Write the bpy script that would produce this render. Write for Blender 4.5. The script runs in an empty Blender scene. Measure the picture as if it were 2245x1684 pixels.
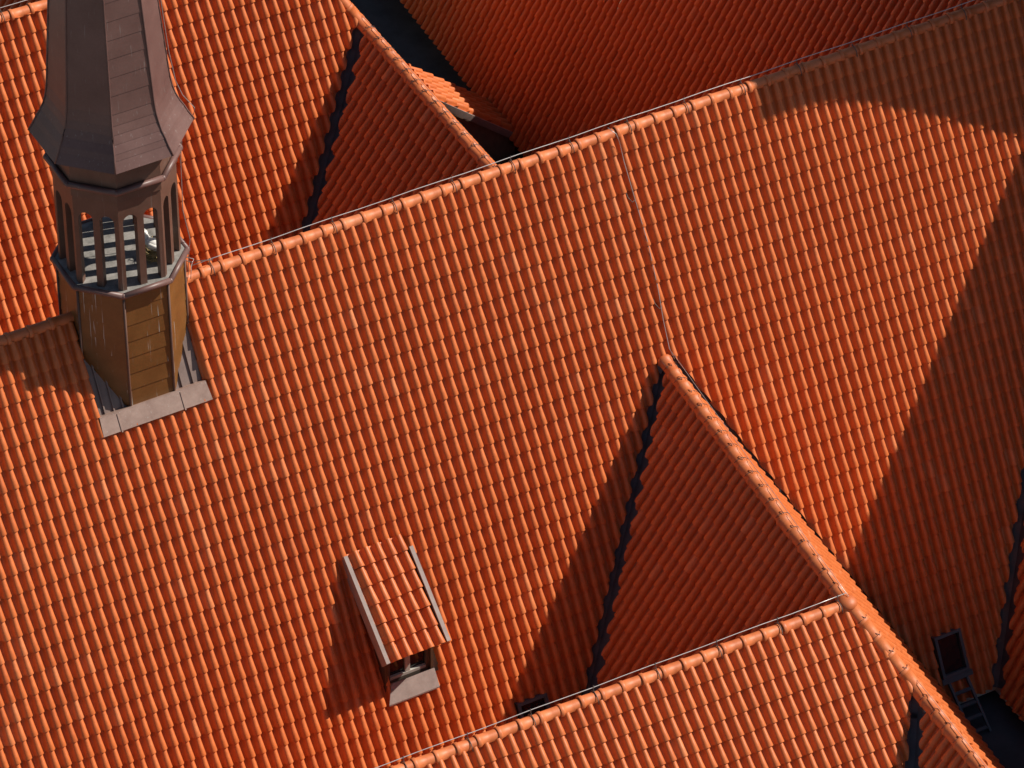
import bpy, bmesh, math, random
import numpy as np
from mathutils import Vector

random.seed(7)
rng = np.random.default_rng(11)
S = bpy.context.scene
COL = S.collection
R = math.radians

# ------------------------------------------------------------------ camera, sky, sun, exposure
cam_d = bpy.data.cameras.new('camera')
cam = bpy.data.objects.new('camera', cam_d)
COL.objects.link(cam)
cam.location = (-30.829, -55.625, 66.353)
cam.rotation_euler = (R(90 - 40.4), 0, R(-29.0))
cam_d.sensor_width = 36.0
cam_d.lens = 36.0 * 10500 / 2245
cam_d.clip_start = 1.0
cam_d.clip_end = 4000
S.camera = cam

SUN = Vector((0.692, -0.193, 0.695)).normalized()
wd = bpy.data.worlds.new('World')
S.world = wd
wd.use_nodes = True
wn = wd.node_tree
sky = wn.nodes.new('ShaderNodeTexSky')
sky.sky_type = 'NISHITA'
sky.sun_disc = False
sky.sun_elevation = math.asin(SUN.z)
sky.sun_rotation = math.atan2(SUN.x, SUN.y)
bg = wn.nodes['Background']
bg.inputs['Strength'].default_value = 0.05
wn.links.new(sky.outputs[0], bg.inputs[0])

sl = bpy.data.lights.new('sun', 'SUN')
sl.energy = 5.0
sl.angle = R(0.53)
sl.color = (1.0, 0.93, 0.82)
so = bpy.data.objects.new('sun', sl)
so.rotation_euler = (-SUN).to_track_quat('-Z', 'Y').to_euler()
so.location = (40, -12, 60)
COL.objects.link(so)

S.view_settings.view_transform = 'Standard'
S.view_settings.look = 'None'
S.view_settings.exposure = 0.26
S.view_settings.gamma = 1.0
S.cycles.max_bounces = 8
S.cycles.diffuse_bounces = 5


# ------------------------------------------------------------------ materials
def new_mat(name):
    m = bpy.data.materials.new(name)
    m.use_nodes = True
    nt = m.node_tree
    b = nt.nodes['Principled BSDF']
    return m, nt, b


def noise(nt, scale, detail=6, rough=0.6, coord=None):
    tc = nt.nodes.new('ShaderNodeTexCoord')
    n = nt.nodes.new('ShaderNodeTexNoise')
    n.inputs['Scale'].default_value = scale
    n.inputs['Detail'].default_value = detail
    n.inputs['Roughness'].default_value = rough
    nt.links.new(tc.outputs['Object'], n.inputs['Vector'])
    return n


def ramp(nt, fac, stops):
    r = nt.nodes.new('ShaderNodeValToRGB')
    els = r.color_ramp.elements
    els[0].position, els[0].color = stops[0][0], (*stops[0][1], 1)
    els[1].position, els[1].color = stops[-1][0], (*stops[-1][1], 1)
    for p, c in stops[1:-1]:
        e = els.new(p)
        e.color = (*c, 1)
    nt.links.new(fac, r.inputs[0])
    return r


def mixc(nt, a, b, fac, mode='MIX'):
    m = nt.nodes.new('ShaderNodeMix')
    m.data_type = 'RGBA'
    m.blend_type = mode
    for s, v in ((m.inputs['Factor'], fac), (m.inputs['A'], a), (m.inputs['B'], b)):
        if hasattr(v, 'is_linked'):
            nt.links.new(v, s)
        elif isinstance(v, (int, float)):
            s.default_value = v
        else:
            s.default_value = (*v, 1)
    return m.outputs['Result']


def bump(nt, b, h, strength, dist):
    n = nt.nodes.new('ShaderNodeBump')
    n.inputs['Strength'].default_value = strength
    n.inputs['Distance'].default_value = dist
    nt.links.new(h, n.inputs['Height'])
    nt.links.new(n.outputs[0], b.inputs['Normal'])


def terracotta(name, base, use_tint=True):
    m, nt, b = new_mat(name)
    k = np.array(base)
    n1 = noise(nt, 0.9, 4)
    big = ramp(nt, n1.outputs['Fac'], [(0.3, tuple(k * 0.9)), (0.7, tuple(k * 1.06))])
    col = big.outputs[0]
    if use_tint:
        at = nt.nodes.new('ShaderNodeAttribute')
        at.attribute_name = 'tint'
        tr = ramp(nt, at.outputs['Fac'], [(0.0, tuple(k * (0.84, 0.76, 0.74))), (0.35, tuple(k * (0.97, 0.96, 0.95))), (0.8, tuple(k * (1.04, 1.05, 1.06))),
                                          (1.0, tuple(k * (1.12, 1.5, 2.3)))])
        col = mixc(nt, col, tr.outputs[0], 0.7)
    n2 = noise(nt, 14, 6, 0.7)
    st = ramp(nt, n2.outputs['Fac'], [(0.36, (0.72, 0.66, 0.62)), (0.56, (1, 1, 1))])
    col = mixc(nt, col, st.outputs[0], 0.45, 'MULTIPLY')
    n4 = noise(nt, 9, 3, 0.5)
    sp = ramp(nt, n4.outputs['Fac'], [(0.77, (0, 0, 0)), (0.82, (1, 1, 1))])
    col = mixc(nt, col, (0.55, 0.42, 0.36), mixc(nt, (0, 0, 0), sp.outputs[0], 0.35))
    nt.links.new(col, b.inputs['Base Color'])
    n3 = noise(nt, 40, 3, 0.6)
    rr = nt.nodes.new('ShaderNodeMapRange')
    rr.inputs['To Min'].default_value = 0.46
    rr.inputs['To Max'].default_value = 0.6
    nt.links.new(n3.outputs['Fac'], rr.inputs['Value'])
    nt.links.new(rr.outputs[0], b.inputs['Roughness'])
    b.inputs['Specular IOR Level'].default_value = 0.5
    bump(nt, b, n3.outputs['Fac'], 0.25, 0.004)
    return m


def sheet_metal(name, dark, light, rough=0.5, metallic=0.0, streaks=0.0, scale=3.0):
    m, nt, b = new_mat(name)
    n1 = noise(nt, scale, 6, 0.65)
    r1 = ramp(nt, n1.outputs['Fac'], [(0.3, dark), (0.7, light)])
    col = r1.outputs[0]
    n3 = noise(nt, 26, 5, 0.7)
    r3 = ramp(nt, n3.outputs['Fac'], [(0.3, (0.78, 0.76, 0.74)), (0.62, (1, 1, 1))])
    col = mixc(nt, col, r3.outputs[0], 0.5, 'MULTIPLY')
    if streaks > 0:
        tc = nt.nodes.new('ShaderNodeTexCoord')
        mp = nt.nodes.new('ShaderNodeMapping')
        mp.inputs['Scale'].default_value = (20, 20, 0.4)
        n2 = nt.nodes.new('ShaderNodeTexNoise')
        n2.inputs['Scale'].default_value = 1.6
        n2.inputs['Detail'].default_value = 3
        nt.links.new(tc.outputs['Object'], mp.inputs[0])
        nt.links.new(mp.outputs[0], n2.inputs['Vector'])
        r2 = ramp(nt, n2.outputs['Fac'], [(0.65, (0, 0, 0)), (0.72, (1, 1, 1))])
        f = mixc(nt, (0, 0, 0), r2.outputs[0], streaks)
        col = mixc(nt, col, (0.52, 0.55, 0.53), f)
    nt.links.new(col, b.inputs['Base Color'])
    b.inputs['Roughness'].default_value = rough
    b.inputs['Metallic'].default_value = metallic
    bump(nt, b, n1.outputs['Fac'], 0.2, 0.01)
    return m


def plain(name, c, rough=0.6, var=0.15, scale=8.0, metallic=0.0):
    m, nt, b = new_mat(name)
    k = np.array(c)
    n1 = noise(nt, scale, 5)
    r1 = ramp(nt, n1.outputs['Fac'], [(0.3, tuple(k * (1 - var))), (0.7, tuple(k * (1 + var)))])
    nt.links.new(r1.outputs[0], b.inputs['Base Color'])
    b.inputs['Roughness'].default_value = rough
    b.inputs['Metallic'].default_value = metallic
    return m


CLAY = (0.60, 0.151, 0.038)
M_TILE = terracotta('terracotta_tile', CLAY)
M_RIDGE = terracotta('terracotta_ridge', (0.60, 0.164, 0.052))
M_BACK = terracotta('terracotta_plain', (0.5, 0.13, 0.04), False)
M_WALL = plain('lime_plaster', (0.55, 0.5, 0.42), 0.9)
M_BROWN = sheet_metal('brown_sheet', (0.105, 0.05, 0.034), (0.15, 0.076, 0.054), 0.5, streaks=0.12)
M_CLAD = sheet_metal('brown_cladding', (0.15, 0.058, 0.012), (0.21, 0.088, 0.022), 0.5, streaks=0.7)
M_SPIRE = sheet_metal('spire_sheet', (0.12, 0.060, 0.053), (0.172, 0.094, 0.083), 0.45, streaks=0.16, scale=1.3)
M_DARKROOF = sheet_metal('seam_metal', (0.17, 0.12, 0.105), (0.24, 0.175, 0.155), 0.5)
M_APRON = sheet_metal('apron_lead', (0.26, 0.17, 0.14), (0.36, 0.25, 0.21), 0.55, streaks=0.3, scale=5)
M_VALLEY = sheet_metal('valley_metal', (0.075, 0.070, 0.080), (0.12, 0.112, 0.125), 0.5)
M_FLOOR = sheet_metal('floor_lead', (0.13, 0.125, 0.115), (0.31, 0.29, 0.27), 0.7, scale=7)
M_BARGE = sheet_metal('barge_sheet', (0.25, 0.19, 0.17), (0.33, 0.26, 0.235), 0.5, scale=6)
M_WOOD = plain('dark_wood', (0.09, 0.045, 0.022), 0.7)
M_GLASSFRAME = plain('weathered_frame', (0.085, 0.065, 0.05), 0.6)
M_FRAME = plain('dark_frame', (0.08, 0.095, 0.11), 0.5)
M_PALEWOOD = plain('pale_sash', (0.42, 0.4, 0.36), 0.6)
M_DECK = sheet_metal('bitumen_deck', (0.03, 0.033, 0.04), (0.06, 0.065, 0.075), 0.85, scale=2)
M_WIRE = plain('galvanised_wire', (0.5, 0.48, 0.47), 0.4, 0.1, metallic=0.6)
M_DARKWIRE = plain('rusty_wire', (0.10, 0.075, 0.065), 0.6)
M_FEATHER = plain('white_feather', (0.8, 0.78, 0.74), 0.8, 0.05)
M_STRAW = plain('straw', (0.32, 0.24, 0.11), 0.9, 0.4, 60)
M_BEAK = plain('yellow_beak', (0.5, 0.3, 0.04), 0.5)
M_EYE = plain('black_eye', (0.01, 0.01, 0.01), 0.3)
M_GROUND = plain('paving', (0.22, 0.2, 0.18), 0.9, 0.2, 0.7)
M_GLASS, _nt, _b = new_mat('window_glass')
_b.inputs['Base Color'].default_value = (0.012, 0.013, 0.016, 1)
_b.inputs['Roughness'].default_value = 0.06
_n = noise(_nt, 2.0, 2)
bump(_nt, _b, _n.outputs['Fac'], 0.08, 0.02)


# ------------------------------------------------------------------ object helpers
def thing(name, label, cat, loc=(0, 0, 0), group=None):
    o = bpy.data.objects.new(name, None)
    COL.objects.link(o)
    o.location = loc
    o.empty_display_size = 0.3
    o['label'] = label
    o['category'] = cat
    if group:
        o['group'] = group
    bpy.context.view_layer.update()
    return o


def tag(o, label, cat, group=None):
    o['label'] = label
    o['category'] = cat
    if group:
        o['group'] = group
    return o


def link(name, me, mat, parent=None, label=None):
    o = bpy.data.objects.new(name, me)
    COL.objects.link(o)
    if mat is not None:
        me.materials.clear()
        me.materials.append(mat)
    if parent is not None:
        o.parent = parent
        p, off = parent, Vector((0, 0, 0))
        while p is not None:
            off += p.location
            p = p.parent
        o.location = -off
    if label:
        o['label'] = label
    return o


def mesh_from(verts, faces, smooth=False):
    me = bpy.data.meshes.new('m')
    me.from_pydata([tuple(v) for v in verts], [], [tuple(f) for f in faces])
    if smooth:
        me.polygons.foreach_set('use_smooth', [True] * len(me.polygons))
    me.update()
    return me


class MB:
    """collects simple solids into one mesh"""

    def __init__(self):
        self.v, self.f, self.sm = [], [], []

    def add(self, vs, fs, smooth=False):
        b = len(self.v)
        self.v += [tuple(v) for v in vs]
        self.f += [tuple(i + b for i in f) for f in fs]
        self.sm += [smooth] * len(fs)

    def hexa(self, p):
        """8 points: bottom ring 0-3, top ring 4-7"""
        self.add(p, [(3, 2, 1, 0), (4, 5, 6, 7), (0, 1, 5, 4), (1, 2, 6, 5), (2, 3, 7, 6), (3, 0, 4, 7)])

    def box(self, x0, x1, y0, y1, z0, z1):
        self.hexa([(x0, y0, z0), (x1, y0, z0), (x1, y1, z0), (x0, y1, z0), (x0, y0, z1), (x1, y0, z1), (x1, y1, z1), (x0, y1, z1)])

    def beam(self, a, b, w, h, up=(0, 0, 1)):
        a, b = Vector(a), Vector(b)
        d = (b - a).normalized()
        s = d.cross(Vector(up)).normalized()
        u = s.cross(d).normalized()
        p = []
        for q in (-1, 1):
            for e in (a, b):
                pass
        s, u = s * w / 2, u * h / 2
        self.hexa([a - s - u, a + s - u, b + s - u, b - s - u, a - s + u, a + s + u, b + s + u, b - s + u])

    def tube(self, pts, r, n=6):
        pts = [Vector(p) for p in pts]
        rings = []
        for i, p in enumerate(pts):
            d = (pts[min(i + 1, len(pts) - 1)] - pts[max(i - 1, 0)])
            d = d.normalized() if d.length > 1e-9 else Vector((0, 0, 1))
            ref = Vector((0, 0, 1)) if abs(d.z) < 0.9 else Vector((1, 0, 0))
            s = d.cross(ref).normalized()
            u = s.cross(d)
            rr = r[i] if isinstance(r, (list, tuple)) else r
            rings.append([p + (s * math.cos(2 * math.pi * k / n) + u * math.sin(2 * math.pi * k / n)) * rr for k in range(n)])
        vs = [v for ring in rings for v in ring]
        fs = [(i * n + k, i * n + (k + 1) % n, (i + 1) * n + (k + 1) % n, (i + 1) * n + k) for i in range(len(pts) - 1) for k in range(n)]
        fs += [tuple(range(n))[::-1], tuple((len(pts) - 1) * n + k for k in range(n))]
        self.add(vs, fs, True)

    def prism(self, poly, d, cap=True):
        """polygon of 3D points extruded by vector d"""
        n = len(poly)
        d = Vector(d)
        a = [Vector(p) for p in poly]
        b = [p + d for p in a]
        fs = [(i, (i + 1) % n, n + (i + 1) % n, n + i) for i in range(n)]
        fs += [tuple(range(n))[::-1], tuple(range(n, 2 * n))]
        self.add(a + b, fs)

    def ball(self, c, r, nu=14, nv=9):
        c = Vector(c)
        vs = [c + Vector((0, 0, -r[2]))]
        for j in range(1, nv):
            t = -math.pi / 2 + math.pi * j / nv
            for i in range(nu):
                q = 2 * math.pi * i / nu
                vs.append(c + Vector((r[0] * math.cos(t) * math.cos(q), r[1] * math.cos(t) * math.sin(q), r[2] * math.sin(t))))
        vs.append(c + Vector((0, 0, r[2])))
        fs = [(0, 1 + (i + 1) % nu, 1 + i) for i in range(nu)]
        for j in range(nv - 2):
            for i in range(nu):
                fs.append((1 + j * nu + i, 1 + j * nu + (i + 1) % nu, 1 + (j + 1) * nu + (i + 1) % nu, 1 + (j + 1) * nu + i))
        t = len(vs) - 1
        fs += [(t, 1 + (nv - 2) * nu + i, 1 + (nv - 2) * nu + (i + 1) % nu) for i in range(nu)]
        self.add(vs, fs, True)

    def build(self, name, mat, parent=None, label=None, fix=True):
        me = bpy.data.meshes.new(name)
        me.from_pydata(self.v, [], self.f)
        me.polygons.foreach_set('use_smooth', self.sm)
        if fix:
            bm = bmesh.new()
            bm.from_mesh(me)
            bmesh.ops.recalc_face_normals(bm, faces=bm.faces)
            bm.to_mesh(me)
            bm.free()
        me.update()
        return link(name, me, mat, parent, label)


# ------------------------------------------------------------------ interlocking roof tiles on any slope
COLW, ROW = 0.205, 0.334


def clip_half(poly, a, b, c):
    """keep a*s+b*t<=c ; poly = list of (s,t,h)"""
    out = []
    n = len(poly)
    for i in range(n):
        p, q = poly[i], poly[(i + 1) % n]
        dp, dq = a * p[0] + b * p[1] - c, a * q[0] + b * q[1] - c
        if dp <= 0:
            out.append(p)
        if (dp < 0 < dq) or (dq < 0 < dp):
            k = dp / (dp - dq)
            out.append((p[0] + (q[0] - p[0]) * k, p[1] + (q[1] - p[1]) * k, p[2] + (q[2] - p[2]) * k))
    return out if len(out) >= 3 else []


def halves(poly):
    """convex polygon (s,t) -> half planes a*s+b*t<=c, whatever its winding"""
    n = len(poly)
    ar = sum(poly[i][0] * poly[(i + 1) % n][1] - poly[(i + 1) % n][0] * poly[i][1] for i in range(n))
    sg = 1 if ar > 0 else -1
    hs = []
    for i in range(n):
        (x0, y0), (x1, y1) = poly[i], poly[(i + 1) % n]
        a, b = (y1 - y0) * sg, -(x1 - x0) * sg
        l = math.hypot(a, b)
        if l > 1e-9:
            hs.append((a / l, b / l, (a * x0 + b * y0) / l))
    return hs


def tile_template():
    prof = []
    for x, h in ((0.0, 0.0), (0.018, -0.018), (0.0345, -0.024), (0.051, -0.018)):
        prof.append((x, h, 0))
    for k in range(9):
        q = math.pi * (1 - k / 8)
        prof.append((0.137 + 0.068 * math.cos(q), 0.097 * math.sin(q) ** 0.9 if 0 < k < 8 else 0.0, 1))
    n = len(prof)
    vs, fs = [], []
    for t, k, lift in ((0.0, 0.82, 0.0), (ROW * 0.5, 0.95, 0.018), (ROW - 0.006, 1.10, 0.037), (ROW + 0.003, 1.09, 0.033)):
        for x, h, roll in prof:
            if roll:
                xx = 0.137 + (x - 0.137) * k
            elif x == 0.0:
                xx = 0.137 + 0.068 * k - COLW
            else:
                xx = x
            vs.append((xx, t, h * (0.94 + 0.06 * k) + lift))
    for j in range(3):
        for i in range(n - 1):
            fs.append((j * n + i, j * n + i + 1, (j + 1) * n + i + 1, (j + 1) * n + i))
    b = len(vs)
    vs += [vs[3 * n + i] for i in range(n)]
    vs += [(vs[3 * n + i][0], ROW - 0.012, vs[3 * n + i][2] - 0.039) for i in range(n)]
    for i in range(n - 1):
        fs.append((b + i, b + i + 1, b + n + i + 1, b + n + i))
    return np.array(vs), fs


TV, TF = tile_template()
TFA = np.array(TF)


class Slope:
    """plane with origin O, horizontal axis U (to the right when looked at from outside), fall W"""

    def __init__(self, O, U, W):
        self.O, self.U, self.W = np.array(O, float), np.array(U, float), np.array(W, float)
        self.U /= np.linalg.norm(self.U)
        self.W /= np.linalg.norm(self.W)
        self.N = -np.cross(self.U, self.W)

    def st(self, P):
        d = np.array(P, float) - self.O
        return float(d @ self.U), float(d @ self.W)

    def p(self, s, t, h=0.0):
        return Vector(self.O + self.U * s + self.W * t + self.N * h)

    def tiles(self, name, region, holes=(), parent=None, s0=0.0, t0=0.0, mat=None):
        rh = halves(region)
        hh = [halves(h) for h in holes]
        ss = [p[0] for p in region]
        ts = [p[1] for p in region]
        i0, i1 = math.floor((min(ss) - s0) / COLW) - 1, math.ceil((max(ss) - s0) / COLW) + 1
        j0, j1 = math.floor((min(ts) - t0) / ROW) - 1, math.ceil((max(ts) - t0) / ROW) + 1
        V, Fc, T, SM = [], [], [], []
        nv = 0
        cell = np.array([(-0.02, -0.01), (COLW + 0.02, -0.01), (COLW + 0.02, ROW + 0.02), (-0.02, ROW + 0.02)])
        for j in range(j0, j1):
            wav = 0.004 * math.sin(j * 2.1)
            for i in range(i0, i1):
                bs, bt = s0 + i * COLW, t0 + j * ROW
                c = cell + (bs, bt)
                state = 'in'
                for a, b, d in rh:
                    q = c[:, 0] * a + c[:, 1] * b - d
                    if q.min() > 0:
                        state = 'out'
                        break
                    if q.max() > 0:
                        state = 'cut'
                if state == 'out':
                    continue
                act = []
                for h in hh:
                    sep = False
                    allin = True
                    for a, b, d in h:
                        q = c[:, 0] * a + c[:, 1] * b - d
                        if q.min() > 0:
                            sep = True
                            break
                        if q.max() > 0:
                            allin = False
                    if sep:
                        continue
                    if allin:
                        state = 'out'
                        break
                    act.append(h)
                if state == 'out':
                    continue
                tv = TV.copy()
                tilt = rng.normal(0, 0.006)
                tv[:, 0] += bs + rng.normal(0, 0.0022) + (tv[:, 1] - ROW / 2) * tilt
                tv[:, 2] += rng.normal(0, 0.0016) + (tv[:, 1] / ROW) * rng.normal(0, 0.0022)
                tv[:, 1] += bt + rng.normal(0, 0.0032) + wav * 0.3
                tint = float(np.clip(rng.normal(0.5, 0.17), 0, 1))
                clus = math.sin(bs * 0.9 + 1.3 * math.sin(bt * 0.7)) + math.sin(bt * 1.1 + bs * 0.4)
                if rng.random() < 0.04 + 0.09 * (clus > 0.8):
                    tint = float(rng.choice([0.02, 0.9, 0.97]))
                if state == 'in' and not act:
                    V.append(tv)
                    Fc += (TFA + nv).tolist()
                    nv += len(tv)
                    T += [tint] * len(TF)
                    SM += [True] * (len(TF) - 12) + [False] * 12
                    continue
                loc = {}
                vv = []
                for fi, f in enumerate(TF):
                    grp = fi >= len(TF) - 12
                    polys = [[tuple(tv[k]) for k in f]]
                    for a, b, d in rh:
                        polys = [z for z in (clip_half(p, a, b, d) for p in polys) if z]
                    for h in act:
                        nxt = []
                        for p in polys:
                            rest = p
                            for a, b, d in h:
                                o = clip_half(rest, -a, -b, -d)
                                if o:
                                    nxt.append(o)
                                rest = clip_half(rest, a, b, d)
                                if not rest:
                                    break
                        polys = nxt
                    for p in polys:
                        idx = []
                        for x in p:
                            key = (round(x[0], 5), round(x[1], 5), round(x[2], 5), grp)
                            if key not in loc:
                                loc[key] = nv + len(vv)
                                vv.append(x)
                            k = loc[key]
                            if not idx or (idx[-1] != k and idx[0] != k):
                                idx.append(k)
                        if len(idx) >= 3:
                            Fc.append(idx)
                            T.append(tint)
                            SM.append(not grp)
                if vv:
                    V.append(np.array(vv))
                    nv += len(vv)
        V = np.concatenate(V)
        P = self.O + V[:, :1] * self.U + V[:, 1:2] * self.W + V[:, 2:3] * self.N
        me = bpy.data.meshes.new(name)
        me.vertices.add(len(P))
        me.vertices.foreach_set('co', P.astype(np.float32).ravel())
        lens = np.array([len(f) for f in Fc])
        me.loops.add(int(lens.sum()))
        me.loops.foreach_set('vertex_index', np.concatenate([np.array(f) for f in Fc]).astype(np.int32))
        me.polygons.add(len(Fc))
        starts = np.concatenate([[0], np.cumsum(lens)[:-1]])
        me.polygons.foreach_set('loop_start', starts.astype(np.int32))
        me.polygons.foreach_set('loop_total', lens.astype(np.int32))
        me.polygons.foreach_set('use_smooth', SM)
        at = me.attributes.new('tint', 'FLOAT', 'FACE')
        at.data.foreach_set('value', np.array(T, np.float32))
        me.update(calc_edges=True)
        me.validate()
        return link(name, me, mat or M_TILE, parent)


def meet(n1, p1, n2, p2):
    """line of two planes: point and direction (falling)"""
    n1, n2, p1, p2 = (np.array(v, float) for v in (n1, n2, p1, p2))
    d = np.cross(n1, n2)
    d /= np.linalg.norm(d)
    A = np.array([n1, n2, d])
    x = np.linalg.solve(A, np.array([n1 @ p1, n2 @ p2, d @ p1]))
    if d[2] > 0:
        d = -d
    return x, d


def on_z(x, d, z):
    return x + d * ((z - x[2]) / d[2])


def ridge_cap(name, pts, parent, tile=0.375, r=0.097, drop=0.035):
    """row of round ridge tiles with a collar at the start of each"""
    V, Fc, T, SM = [], [], [], []
    for a, b in zip(pts[:-1], pts[1:]):
        a, b = Vector(a), Vector(b)
        L = (b - a).length
        n = max(1, round(L / tile))
        d = (b - a).normalized()
        s = d.cross(Vector((0, 0, 1))).normalized()
        u = s.cross(d)
        st = L / n
        for i in range(n):
            o = a + d * (st * i) + u * random.gauss(0, 0.003) + s * random.gauss(0, 0.004)
            tilt = random.gauss(0, 0.008)
            yaw = random.gauss(0, 0.008)
            prof = [(-0.012, r + 0.002), (-0.010, r + 0.015), (0.0, r + 0.020), (0.042, r + 0.020), (0.052, r + 0.016), (0.058, r + 0.004), (st * 0.6, r + 0.001), (st + 0.03, r - 0.003)]
            base = len(V)
            K = 13
            for x, rr in prof:
                for k in range(K):
                    q = math.pi * (-0.08 + 1.16 * k / (K - 1))
                    V.append(o + d * x + s * (rr * math.cos(q) + x * yaw) + u * (rr * math.sin(q) - drop + x * tilt + 0.03 * (1 if abs(k - 6) < 7 else 0)))
            tint = min(1, max(0, random.gauss(0.5, 0.2)))
            for j in range(len(prof) - 1):
                for k in range(K - 1):
                    Fc.append((base + j * K + k, base + j * K + k + 1, base + (j + 1) * K + k + 1, base + (j + 1) * K + k))
                    T.append(tint)
                    SM.append(j > 0)
    me = mesh_from(V, Fc)
    me.polygons.foreach_set('use_smooth', SM)
    at = me.attributes.new('tint', 'FLOAT', 'FACE')
    at.data.foreach_set('value', np.array(T, np.float32))
    return link(name, me, M_RIDGE, parent)


def valley(name, x0, x1, n1, n2, parent, w=0.36, h=-0.05, side1=None, side2=None):
    """folded metal sheet along a valley from x0 to x1 between planes with normals n1, n2"""
    x0, x1 = Vector(x0), Vector(x1)
    d = (x1 - x0).normalized()
    n1, n2 = Vector(n1), Vector(n2)
    e1 = d.cross(n1).normalized()
    if e1.dot(n2) < 0:
        e1 = -e1
    e2 = d.cross(n2).normalized()
    if e2.dot(n1) < 0:
        e2 = -e2
    m = MB()
    up = (n1 + n2).normalized()
    vs = []
    for x in (x0, x1):
        vs += [x + e1 * w + n1 * (h + 0.006), x + e1 * 0.03 + n1 * h, x + e2 * 0.03 + n2 * h, x + e2 * w + n2 * (h + 0.006)]
    m.add(vs, [(0, 1, 5, 4), (1, 2, 6, 5), (2, 3, 7, 6)])
    return m.build(name, M_VALLEY, parent, fix=False)


def offset_line(x, d, S, off, away):
    """valley line shifted by off inside slope S, away from point `away`, as two (s,t) far points"""
    s0 = np.array(S.st(x - d * 40))
    s1 = np.array(S.st(x + d * 40))
    e = (s1 - s0) / np.linalg.norm(s1 - s0)
    nrm = np.array([-e[1], e[0]])
    if (np.array(S.st(away)) - s0) @ nrm > 0:
        nrm = -nrm
    return s0 + nrm * off, s1 + nrm * off


def house_body(name, ridge_a, ridge_b, left, right, eave_z, parent, drop=0.15, base=0.0):
    """closed gabled body; left/right = horizontal run from ridge line to eave on each side"""
    a, b = Vector(ridge_a), Vector(ridge_b)
    d = (b - a)
    d.z = 0
    d.normalize()
    s = d.cross(Vector((0, 0, 1)))
    m = MB()
    sec = []
    for o in (a, b):
        t = o - Vector((0, 0, drop))
        k = 1 - drop / max(0.5, (o.z - eave_z))
        sec.append([t, t + s * (right - 0.06) + Vector((0, 0, eave_z - t.z - drop)), t + s * (right - 0.4) + Vector((0, 0, eave_z - t.z - drop - 0.25)),
                    Vector((t.x, t.y, base)) + s * (right - 0.4), Vector((t.x, t.y, base)) - s * (left - 0.4),
                    t - s * (left - 0.4) + Vector((0, 0, eave_z - t.z - drop - 0.25)), t - s * (left - 0.06) + Vector((0, 0, eave_z - t.z - drop))])
    n = 7
    m.add(sec[0] + sec[1], [tuple(range(n)), tuple(range(n, 2 * n))[::-1]] + [(i, n + i, n + (i + 1) % n, (i + 1) % n) for i in range(n)])
    return m.build(name, M_WALL, parent)


# ------------------------------------------------------------------ ground
m = MB()
m.add([(-900, -900, 0), (900, -900, 0), (900, 900, 0), (-900, 900, 0)], [(0, 1, 2, 3)])
g = m.build('ground', M_GROUND)
g['kind'] = 'structure'

# ------------------------------------------------------------------ planes of all the roofs
P1a = R(60.4)
c1, s1 = math.cos(P1a), math.sin(P1a)
EAVE = 6.72
Z = np.array([0, 0, 1.0])


def pitched(hz, deg):
    hz = np.array(hz, float)
    hz /= np.linalg.norm(hz)
    q = R(deg)
    return hz * math.cos(q) - Z * math.sin(q), hz * math.sin(q) + Z * math.cos(q)


# long house: ridge on the x axis at z=17
S1 = Slope((0, 0, 17), (1, 0, 0), (0, -c1, -s1))
N1 = S1.N
TE1 = (17 - EAVE) / s1
# cross wing (ridge runs towards -y), ridge point B lies on the long house's slope
B = np.array([1.836, -1.974, 13.525])
T1 = np.array([1.457, -8.58, 13.325])
dR2 = (T1 - B) / np.linalg.norm(T1 - B)
rightdir = np.array([-dR2[1], dR2[0], 0.0])
rightdir /= np.linalg.norm(rightdir)
if rightdir[0] < 0:
    rightdir = -rightdir
W2R, _ = pitched(rightdir, 58.9)
W2L, _ = pitched(-rightdir, 57.9)
S2R = Slope(B, -dR2 * -1 if False else -dR2, W2R)
S2L = Slope(B, dR2, W2L)
# front wing: ridge R3 along x, meets cross wing at T1
R3A = np.array([-10.5, -8.344, 13.325])
dR3 = (T1 - R3A) / np.linalg.norm(T1 - R3A)
fdir = np.array([dR3[1], -dR3[0], 0.0])
W3N, _ = pitched(fdir, 45.0)
S3N = Slope(R3A, dR3, W3N)
W3F, _ = pitched(-fdir, 53.0)
S3F = Slope(R3A, -dR3, W3F)
# hip and lower ridge of the cross wing
T2 = np.array([2.085, -9.765, 12.153])
azl = R(-92.8)
dR2l = np.array([math.cos(azl), math.sin(azl), 0])
rl = np.array([-dR2l[1], dR2l[0], 0.0])
rl = rl if rl[0] > 0 else -rl
W2Rl, _ = pitched(rl, 58.9)
W2Ll, _ = pitched(-rl, 58.0)
S2Rl = Slope(T2, -dR2l, W2Rl)
S2Ll = Slope(T2, dR2l, W2Ll)
# right wing: ridge from T4 towards -y
T4 = np.array([11.87, 0, 17.0])
W4L, _ = pitched((-1, 0, 0), 63.0)
W4R, _ = pitched((1, 0, 0), 63.0)
S4L = Slope(T4, (0, -1, 0), W4L)
S4R = Slope(T4, (0, 1, 0), W4R)
# rear house with ridge R5, rear wing with ridge R6
Y5 = 8.043
S5 = Slope((0, Y5, 17), (1, 0, 0), (0, -c1, -s1))
B6 = np.array([0.775, 7.042, 15.238])
E6 = np.array([0.755, 0.9, 15.238])
W6L, _ = pitched((-1, 0, 0), 54.6)
W6R, _ = pitched((1, 0, 0), 58.6)
S6L = Slope(B6, (0, -1, 0), W6L)
S6R = Slope(B6, (0, 1, 0), W6R)
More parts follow.
